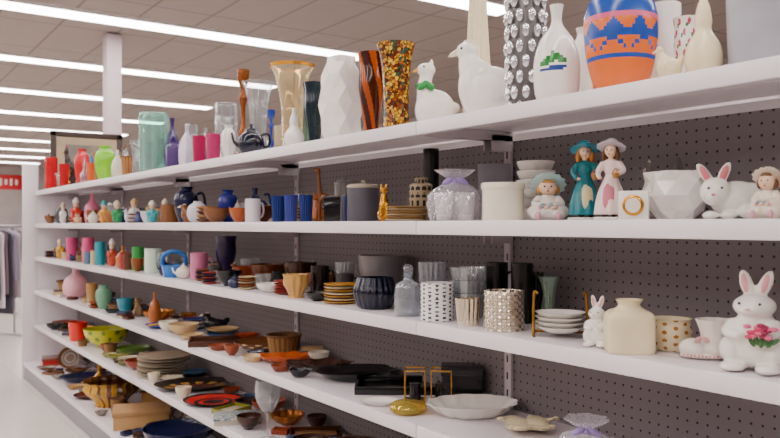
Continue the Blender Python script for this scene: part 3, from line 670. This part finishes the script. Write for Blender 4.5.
put('brown_dish_stack',plate_stack,R,207,206,22,.08,mat=[C('#6a3414'),C('#b07a40')],cnt=4)
put('navy_jug',vessel,R,186,187,24,.12,p='amphora',mat=C('#10143a',.12),handle=True)
put('teal_figurine',figurine,R,152,200,14,.08,c='#3aa8b0',h='#e8e0d0')
put('blue_figurine',figurine,R,165,198,13,.1,c='#2a52a8')
put('angel_figurine',figurine,R,134,198,14,.1,c='#e8e0dc',h='#d8b070')
put('green_figurine',figurine,R,117,200,14,.08,c='#2a9a5a')
put('santa_figurine',figurine,R,76,197,13,.09,c='#d03020',h='#f0e6e0')
put('clown_figurine',figurine,R,104,200,13,.1,c='#d89a30',h='#3aa8b0')
put('pink_vase',vessel,R,92,194,15,.15,p='bottle',mat=C('#e07898'))
put('white_figurine',figurine,R,63,202,9,.06,c='#e8e4e0',h='#c8b8a0')
# ---- row 3
R=3
put('standing_bunny_figurine',bunny_stand,R,755,268,68,.09,mat=WHT,rot=-15)
put('baby_bootie_planter',bootie,R,706,318,54,.09,mat=C('#f3e9df'),rot=8)
put('dotted_cream_pot',vessel,R,670,318,42,.17,p=[(.6,0),(.75,.05),(.95,.35),(1,.6),(.92,.85),(1,1)],mat=[CRM,C('#b0702c')],mfun=lambda u,v:int(((u*12)%1-.5)**2+((v*4+.5*(int(u*12)%2))%1-.5)**2<.05))
put('cream_square_jar',squarejar,R,629,299,56,.08,mat=CRM,rot=12,fp=.45)
put('small_bunny_figurine',bunny_stand,R,597,294,28,.07,mat=WHT,flowers=False,rot=-20)
put('plate_stand_with_bowls',wirestand,R,560,294,56,.12,mat=BRS,dish=WHT)
put('green_bud_vase',vessel,R,549,277,22,.28,p='flared',mat=G('#c0d8c8',.5))
put('hammered_silver_vase',hammered,R,504,291,42,.09,mat=MERC)
put('mercury_glass_votive',candleglass,R,468,298,26,.07,mat=MERC)
put('stacked_glass_tumblers',glass_stack,R,468,267,36,.18,mat=G('#eef0f2',.78))
put('lattice_candle_holder',vessel,R,437,283,33,.07,p='cyl',mat=[C('#eceaea'),C('#4c4a52')],n=112,mfun=lambda u,v:int(((u*14)%1-.5)**2+((v*9+.5*(int(u*14)%2))%1-.5)**2<.07))
put('glass_decanter',glassbottle,R,408,264,27,.07,mat=G('#eceff3',.82))
put('glass_tumbler',candleglass,R,432,262,28,.2,mat=G('#eceef2',.78))
put('navy_ribbed_bowl',vessel,R,375,277,44,.1,p=[(.6,0),(.8,.08),(.98,.4),(1,.6),(.85,.9),(.8,1)],mat=C('#0c1028',.12),ribs=20,amp=.03)
put('grey_serving_bowl',vessel,R,382,255,48,.27,p='bowl',mat=C('#7a7578',.35))
put('black_mug',mug,R,497,263,28,.24,mat=BLK); put('black_mug',mug,R,522,264,28,.24,mat=BLK)
put('black_vase',vessel,R,536,272,16,.3,p='tulip',mat=BLK)
put('yellow_plate_stack',plate_stack,R,341,283,36,.1,mat=[C('#c89030'),CRM],cnt=7)
put('dark_brown_mug',mug,R,320,266,24,.18,mat=C('#1c1010'))
put('amber_candle_holder',vessel,R,296,274,28,.09,p='tulip',mat=C('#c89a50'),ribs=10,amp=.06)
put('black_bowl',vessel,R,318,292,26,.06,p='bowl',mat=BLK)
put('white_bowl',vessel,R,271,283,30,.09,p='bowl',mat=WHT)
put('brown_serving_bowl',vessel,R,268,264,38,.22,p='bowl',mat=BRN)
put('wooden_bowl',vessel,R,300,262,34,.27,p='bowl',mat=C('#3a1a0c'))
put('glass_tumbler',candleglass,R,345,262,20,.24,mat=G('#e6e8ea',.75)); 
put('black_bowl',vessel,R,229,270,26,.08,p='bowl',mat=BLK)
put('rust_bowl',vessel,R,246,266,26,.16,p='bowl',mat=C('#8a3010'))
put('pink_mug',mug,R,199,253,22,.13,mat=C('#d07aa0'))
put('blue_handled_basket',arch_basket,R,174,250,25,.07,mat=C('#2a70c0'))
put('white_green_mug',mug,R,153,249,21,.1,mat=C('#d6ecd8'))
put('purple_vase',vessel,R,226,236,22,.25,p='tulip',mat=C('#2a1848'))
put('green_mug',mug,R,138,247,15,.1,mat=C('#3aa050'))
put('copper_jug',vessel,R,123,246,13,.1,p='bottle',mat=C('#b8602a'))
put('gnome_figurine',figurine,R,112,238,12,.1,c='#c8482a',h='#e8e0d8')
put('pink_mug',mug,R,88,238,14,.08,mat=C('#e05888'))
put('pink_mug',mug,R,72,238,14,.08,mat=C('#d04880'))
put('teal_mug',mug,R,100,242,12,.08,mat=C('#2a9aa8'))
put('yellow_figurine',figurine,R,60,238,10,.08,c='#d8a030')
# ---- row 4
R=4
put('scalloped_white_tray',egg_tray,R,472,0,88,yb=414,ht=.04,mat=WHT,fp=.4,rot=15)
put('cupped_hands_dish',handdish,R,528,0,64,yb=430,ht=.06,mat=CRM,rot=10,fp=.42)
put('amber_glass_paperweight',paperweight,R,408,0,38,yb=412,ht=.04,mat=G('#e0c860',.6),core=C('#9a9a2a'))
put('white_oval_dish',platter,R,380,0,40,yb=404,ht=.015,mat=WHT,fp=.42)
put('gilt_glass_candle_box',lantern_pair,R,428,368,50,.22,mat=C('#c89a48',.25,.8),gl=C('#1c1a20',.1),fp=.42)
put('black_serving_box',giftbox,R,462,0,50,.325,ht=.12,mat=C('#151318',.2),mat2=C('#1c1a20',.2),fp=.3)
put('black_platter',platter,R,357,0,84,yb=378,ht=.035,mat=BLK,fp=.43,rot=15)
put('brown_leaf_platter',leafdish,R,318,0,66,yb=378,ht=.035,mat=C('#3a1c12',.2),fp=.36)
put('orange_leaf_dish',leafdish,R,286,0,54,yb=362,ht=.035,mat=C('#c8581c',.18),fp=.36)
put('brown_patterned_bowl',vessel,R,262,0,56,yb=350,ht=.045,p='bowl',mat=[C('#7a4420'),C('#e8cf98')],mfun=lambda u,v:int(math.sin(u*2*PI*12)*math.sin(v*12)>.4))
put('brown_serving_tray',tray_set,R,222,0,64,yb=343,ht=.025,mat=C('#4a2414'),fp=.4)
put('black_bird_figurine',hen,R,214,312,30,.28,mat=BLK)
put('blue_plate',platter,R,168,0,44,yb=327,ht=.02,mat=[C('#1c48a0'),C('#d8a850')],sy=.9,fp=.45,mfun=lambda i,u:int(i in (6,10)))
put('copper_bottle_vase',vessel,R,155,292,12,.07,p='bottle',mat=C('#b0602c'))
put('blush_ball_vase',vessel,R,76,266,25,.12,p='pinkball',mat=C('#e8a8b4'))
put('green_cream_vase',vessel,R,104,285,16,.09,p='amphora',mat=C('#6aa080'))
put('brown_striped_vase',vessel,R,92,283,12,.09,p='tulip',mat=C('#b08048'))
put('teal_bowl',vessel,R,125,298,16,.12,p='bowl',mat=C('#2a8aa0'))
put('owl_figurine',catfig,R,138,296,13,.15,mat=C('#8a6a4a'))
put('orange_dish',leafdish,R,247,0,30,yb=331,ht=.03,mat=C('#c04a1c'),fp=.4)
put('black_slate_tray',tray_set,R,398,0,84,.29,ht=.03,mat=C('#0e0e10',.12),fp=.34)
put('dark_plate_stack',plate_stack,R,340,0,50,.28,ht=.05,mat=[C('#141216'),C('#57554f')],cnt=5)
put('book_stack',booklets,R,312,0,50,.27,ht=.05)
put('patterned_dish_stack',plate_stack,R,245,0,40,.3,ht=.06,mat=[C('#7a3a1c'),C('#cfa878'),C('#2c3a6a')],cnt=5)
put('bagged_dinnerware',wrapped,R,586,418,60,.1,mat=G('#faf8fc',.8,.1))
put('blue_white_dish_stack',plate_stack,R,196,0,30,.28,ht=.06,mat=[C('#1c3088'),WHT],cnt=5)
# ---- row 5
R=5
put('red_cup',vessel,R,78,322,18,.07,p='tumbler',mat=C('#e0281c',.15))
put('yellow_bowl',vessel,R,107,328,44,.14,p='bowl',mat=[C('#c8c818'),C('#6a8a10')],mfun=lambda u,v:int(math.sin(u*2*PI*10)*math.sin(v*9)>.5))
put('cream_plate_stack',plate_stack,R,164,354,52,.11,mat=[IV,C('#c0ae94')],cnt=8)
put('brown_painted_platter',platter,R,196,0,86,yb=385,ht=.03,mat=[C('#1a0e0c'),C('#c89848'),C('#7a2a14')],fp=.38,mfun=lambda i,u:1 if (i in(7,8) and int(u*24)%2) else (2 if i in (9,10) else 0))
put('red_black_plate',platter,R,214,0,60,yb=402,ht=.02,mat=[C('#181010'),C('#d02020')],sy=.9,mfun=lambda i,u:int(i in (6,7,9)),fp=.42)
put('patterned_tile_box',giftbox,R,238,0,50,yb=426,ht=.03,mat=C('#b8b0a0'),mat2=C('#d8d0b8',.4,0,0,70,'#3a6a88'),fp=.38)
put('glass_goblet',vessel,R,268,380,26,.07,p='goblet',mat=G('#f0f2f4',.84))
put('amber_glass_bowl',vessel,R,288,0,48,yb=406,ht=.05,p='bowl',mat=G('#c07830',.4),ribs=12)
put('dark_platter',platter,R,250,0,62,yb=388,ht=.025,mat=[C('#2a1a1a'),C('#a0a030')],mfun=lambda i,u:int(i==8),fp=.4)
put('wooden_tray',tray_set,R,316,0,72,yb=418,ht=.03,mat=C('#4a2410'),mat2=C('#a07040'),fp=.38)
put('wicker_tray',wicker,R,356,0,66,yb=438,ht=.04,mat=C('#4a3020',.7),mat2=C('#7a5230',.7))
put('green_bowl',vessel,R,134,0,34,yb=352,ht=.05,p='bowl',mat=C('#5a7a2a'))
put('navy_bowl',vessel,R,230,0,40,yb=370,ht=.05,p='bowl',mat=NAV)
put('black_bowl',vessel,R,55,0,16,yb=331,ht=.05,p='bowl',mat=BLK)
# ---- row 6 (base)
R=6
put('red_gift_box',giftbox,R,62,0,38,yb=363,ht=.06,mat=C('#b01c1c'),mat2=C('#7a3a2a'),fp=.4)
put('navy_platter',platter,R,86,0,50,yb=381,ht=.05,mat=NAV,fp=.4)
put('amber_ribbed_glass_bowl',vessel,R,112,0,58,yb=404,ht=.17,p='tulip',mat=[C('#5a3210',.12),C('#d8a438',.12)],ribs=16,amp=.05,mfun=lambda u,v:int((u*16)%1<.5),fp=.46)
put('cardboard_box',giftbox,R,142,0,58,yb=424,ht=.11,mat=C('#b8905c',.8),mat2=C('#a88052',.8),fp=.4)
put('navy_serving_bowl',vessel,R,180,0,72,yb=444,ht=.1,p='bowl',mat=C('#101c48',.12))
put('brass_lamp_base',vessel,R,100,0,24,.36,ht=.28,p='candle',mat=BRS)
# ------------------------------------------------------------------ random stock behind / beyond
pal={0:['#c8b090','#e8e4e0','#2a6a98','#8a1a38','#c8d0d8','#9a6a2a','#d8c8d8','#3a1a5a'],1:['#7a4a24','#e8dccc','#1c2860','#3a3a40','#a8602a','#d8d0d8','#c8a878','#5a2018'],
 2:['#5a2c18','#ece4d8','#1c244a','#8a4a20','#2a2a2e','#c8b088','#5a7a98','#a03028'],3:['#4a2010','#c8a878','#121218','#8a3c18','#2a4a78','#e0d6c4'],
 4:['#3a1e14','#e0d2b8','#121216','#8a3418','#8a8a28','#2a5078'],5:['#6a4020','#b88c50','#1c2448','#8a8078','#5a1c14']}
def filler(row,xa,xb,cnt,ymin,ymax,hmin,hmax,seed,rmin=None,rmax=None):
    rn=random.Random(seed); n=0
    for _ in range(cnt*40):
        if n>=cnt: break
        r=rn.uniform(rmin or .035,rmax or .07) if row<3 else rn.uniform(rmin or .07,rmax or .16)
        X=rn.uniform(xa,xb); Y0_=FR[row]+max(ymin,r+.006); Y1_=min(FR[row]+ymax,BACK-r-.01)
        if Y1_<Y0_: continue
        Y=rn.uniform(Y0_,Y1_)
        if not free(row,X,Y,r*.92+.002): continue
        taken[row].append((X,Y,r)); n+=1
        W=2*r; H=rn.uniform(hmin,hmax); c=rn.choice(pal[row]); c2=C(rn.choice(pal[row])); m=C(c,rn.choice((.12,.22,.4)))
        q=rn.random(); ra=rn.uniform(-60,60)
        if row==0:
            k=rn.choice(['bottle','amphora','flared','tulip','cyl','gourd','candle'])
            g=rn.random()<.45
            if k=='candle': make(vessel,'brass_candlestick',row,X,Y,W*.7,H,0,dict(p=k,mat=BRS))
            else: make(vessel,'glass_vase' if g else 'ceramic_vase',row,X,Y,W*.9,H,0,dict(p=k,mat=GLS if g else m,ribs=rn.choice((0,0,8))))
        elif row==1:
            if q<.2: make(mug,'ceramic_mug',row,X,Y,W,min(H,.1),ra,dict(mat=m))
            elif q<.32: make(figurine,'ceramic_figurine',row,X,Y,min(W,.09),H*.8,ra*.5,dict(c=c,h=rn.choice(pal[1])))
            elif q<.44: make(hen,'bird_figurine',row,X,Y,W,H*.8,ra,dict(mat=m))
            elif q<.52: make(catfig,'cat_figurine',row,X,Y,W*.8,H,ra,dict(mat=m))
            elif q<.64: make(plate_stack,'dish_stack',row,X,Y,W,min(H,.06),0,dict(mat=[m,c2],cnt=5))
            elif q<.76: make(vessel,'ceramic_bowl',row,X,Y,W,min(H,.07),0,dict(p='bowl',mat=m))
            elif q<.84: make(vessel,'wine_goblet',row,X,Y,W*.8,H,0,dict(p='goblet',mat=GLS))
            elif q<.9: make(teapot,'ceramic_teapot',row,X,Y,W,H*.8,ra,dict(mat=m))
            else: make(vessel,'ceramic_vase',row,X,Y,W,H,0,dict(p=rn.choice(['bottle','ball','amphora']),mat=m))
        elif row==2:
            if q<.25: make(mug,'ceramic_mug',row,X,Y,W,min(H,.1),ra,dict(mat=m))
            elif q<.5: make(vessel,'ceramic_bowl',row,X,Y,W,min(H,.08),0,dict(p='bowl',mat=m))
            elif q<.65: make(candleglass,'glass_tumbler',row,X,Y,W,min(H,.12),0,dict(mat=GLS))
            elif q<.78: make(plate_stack,'dish_stack',row,X,Y,W,min(H,.06),0,dict(mat=[m,c2],cnt=5))
            elif q<.86: make(vessel,'wine_goblet',row,X,Y,W*.8,H,0,dict(p='goblet',mat=GLS))
            elif q<.92: make(hen,'bird_figurine',row,X,Y,W,H*.7,ra,dict(mat=m))
            else: make(teapot,'ceramic_teapot',row,X,Y,W,H,ra*.7,dict(mat=m))
        else:
            if q<.30: make(platter,'serving_platter',row,X,Y,W,.025,ra,dict(mat=[m,c2],sy=.8,mfun=rn.choice((lambda i,u:int(i in(7,9)),lambda i,u:int(i==6 or (i==8 and int(u*20)%2)),lambda i,u:0))))
            elif q<.42: make(leafdish,'leaf_dish',row,X,Y,W,.035,ra,dict(mat=m,lob=rn.choice((3,5,6)),sy=.7))
            elif q<.52: make(plate_stack,'dish_stack',row,X,Y,min(W,.22),min(H,.05),0,dict(mat=[m,c2],cnt=rn.choice((2,3,4))))
            elif q<.66: make(vessel,'ceramic_bowl',row,X,Y,min(W,.22),min(H,.06),0,dict(p='bowl',mat=m))
            elif q<.78 and Y>FR[row]+.2: make(display_plate,'display_plate',row,X,Y,min(W,.22),H,rn.uniform(-20,10),dict(mat=[m,c2]))
            elif q<.86: make(tray_set,'serving_tray',row,X,Y,W*.88,.025,ra,dict(mat=m,mat2=c2))
            elif q<.91: make(booklets,'book_stack',row,X,Y,min(W,.24)*.9,min(H,.04),ra,dict(cnt=3))
            elif q<.96: make(vessel,'amber_glass_dish',row,X,Y,min(W,.2),min(H,.06),0,dict(p='bowl',mat=G('#d09040',.45),ribs=12))
            else: make(wicker,'wicker_basket',row,X,Y,min(W,.22),min(H,.1),0,dict(mat=C('#6a4220',.7),mat2=C('#a07840',.7)))
filler(0,-7.3,-2.6,46,.03,.37,.12,.24,1)
filler(1,-7.3,-2.4,80,.03,.37,.07,.15,2)
filler(2,-7.3,-2.3,80,.03,.37,.05,.14,3)
filler(3,-7.3,-2.5,60,.03,.37,.04,.13,4)
filler(4,-7.3,-2.0,60,.03,.37,.04,.12,5)
filler(5,-7.3,-1.0,50,.03,.44,.05,.2,6)
filler(3,-7.3,-2.6,40,.03,.37,.04,.12,14,.035,.06)
filler(4,-7.3,-2.2,40,.03,.37,.04,.12,15,.035,.06)
filler(5,-7.3,-1.0,35,.03,.44,.05,.16,16,.035,.06)
for rr in range(6): filler(rr,-.5,1.7,9,.06,.36,.08,.2,20+rr)
# ------------------------------------------------------------------ clothes rack & background
def rack(name,x,y,cols,n,rz=0):
    b=B(); mt=C('#b8b4bc',.3,.8); L=n*.055+.1
    b.tube([(0,-L/2,1.38),(0,L/2,1.38)],.015,mt)
    for s_ in (-1,1):
        b.tube([(0,s_*L/2,.03),(0,s_*L/2,1.38)],.015,mt); b.tube([(-.25,s_*L/2,.03),(.25,s_*L/2,.03)],.018,mt)
    rn=random.Random(int(x*10))
    for i in range(n):
        yy=-L/2+.07+i*.055; w=rn.uniform(.2,.24); h=rn.uniform(.6,1.02); m=C(cols[i%len(cols)],.8); ph=rn.random()*6
        pr=[(w*1.05,1.33-h),(w,1.33-h*.6),(w*.9,1.33-h*.25),(w*.92,1.27),(w*.5,1.315),(.03,1.33)]
        b.lathe([(r,z) for r,z in pr],m,n=28,rings=15,open=False,sy=.1,M=Matrix.Translation((0,yy,0)),rmod=lambda u,v:1+.06*math.sin(u*2*PI*5+ph)*(1-v))
        b.tube([(0,yy,1.33),(0,yy,1.37),(.012,yy,1.395)],.004,mt,seg=6)
    b.done(name,(x,y,0),rz)
rack('clothing_rack',-10.4,1.3,['#8c8498','#b8a8b4','#5a5468','#d8ccd4','#77606c','#3c3a48'],14,.5)
rack('clothing_rack',-13,1.4,['#b8a0a8','#6a6478','#d8ccd4','#8a4a58','#9a8a98'],22,.4)
rack('clothing_rack',-17,2.4,['#a8949c','#7a6c80','#c0b0b8','#40405a'],30,.3)
b=B(); b.box((0,0,0),(.04,1.0,.55),C('#d81828',.4),bev=.1)
for i in range(4): b.box((.022,-.27+.18*i,0),(.01,.09,.2 if i%2 else .26),C('#f4eeee'),bev=.1)
b.done('red_wall_sign',(X0+.03,4.85,3.0))
# ------------------------------------------------------------------ camera / world
w=bpy.data.worlds.new('world'); bpy.context.scene.world=w; w.use_nodes=True
w.node_tree.nodes['Background'].inputs[0].default_value=(.5,.47,.46,1); w.node_tree.nodes['Background'].inputs[1].default_value=.2
cam=bpy.data.cameras.new('camera'); co=bpy.data.objects.new('camera',cam); bpy.context.scene.collection.objects.link(co)
cam.sensor_width=36; cam.lens=F/780*36; cam.clip_start=.05; cam.clip_end=100
co.location=(0,0,CAMZ)
d=Vector((-cy,sy_,math.tan(5.6/F))); co.rotation_euler=d.to_track_quat('-Z','Y').to_euler()
cam.dof.use_dof=True; cam.dof.focus_distance=2.2; cam.dof.aperture_fstop=5.6
bpy.context.scene.camera=co
print('objects',len(bpy.data.objects))
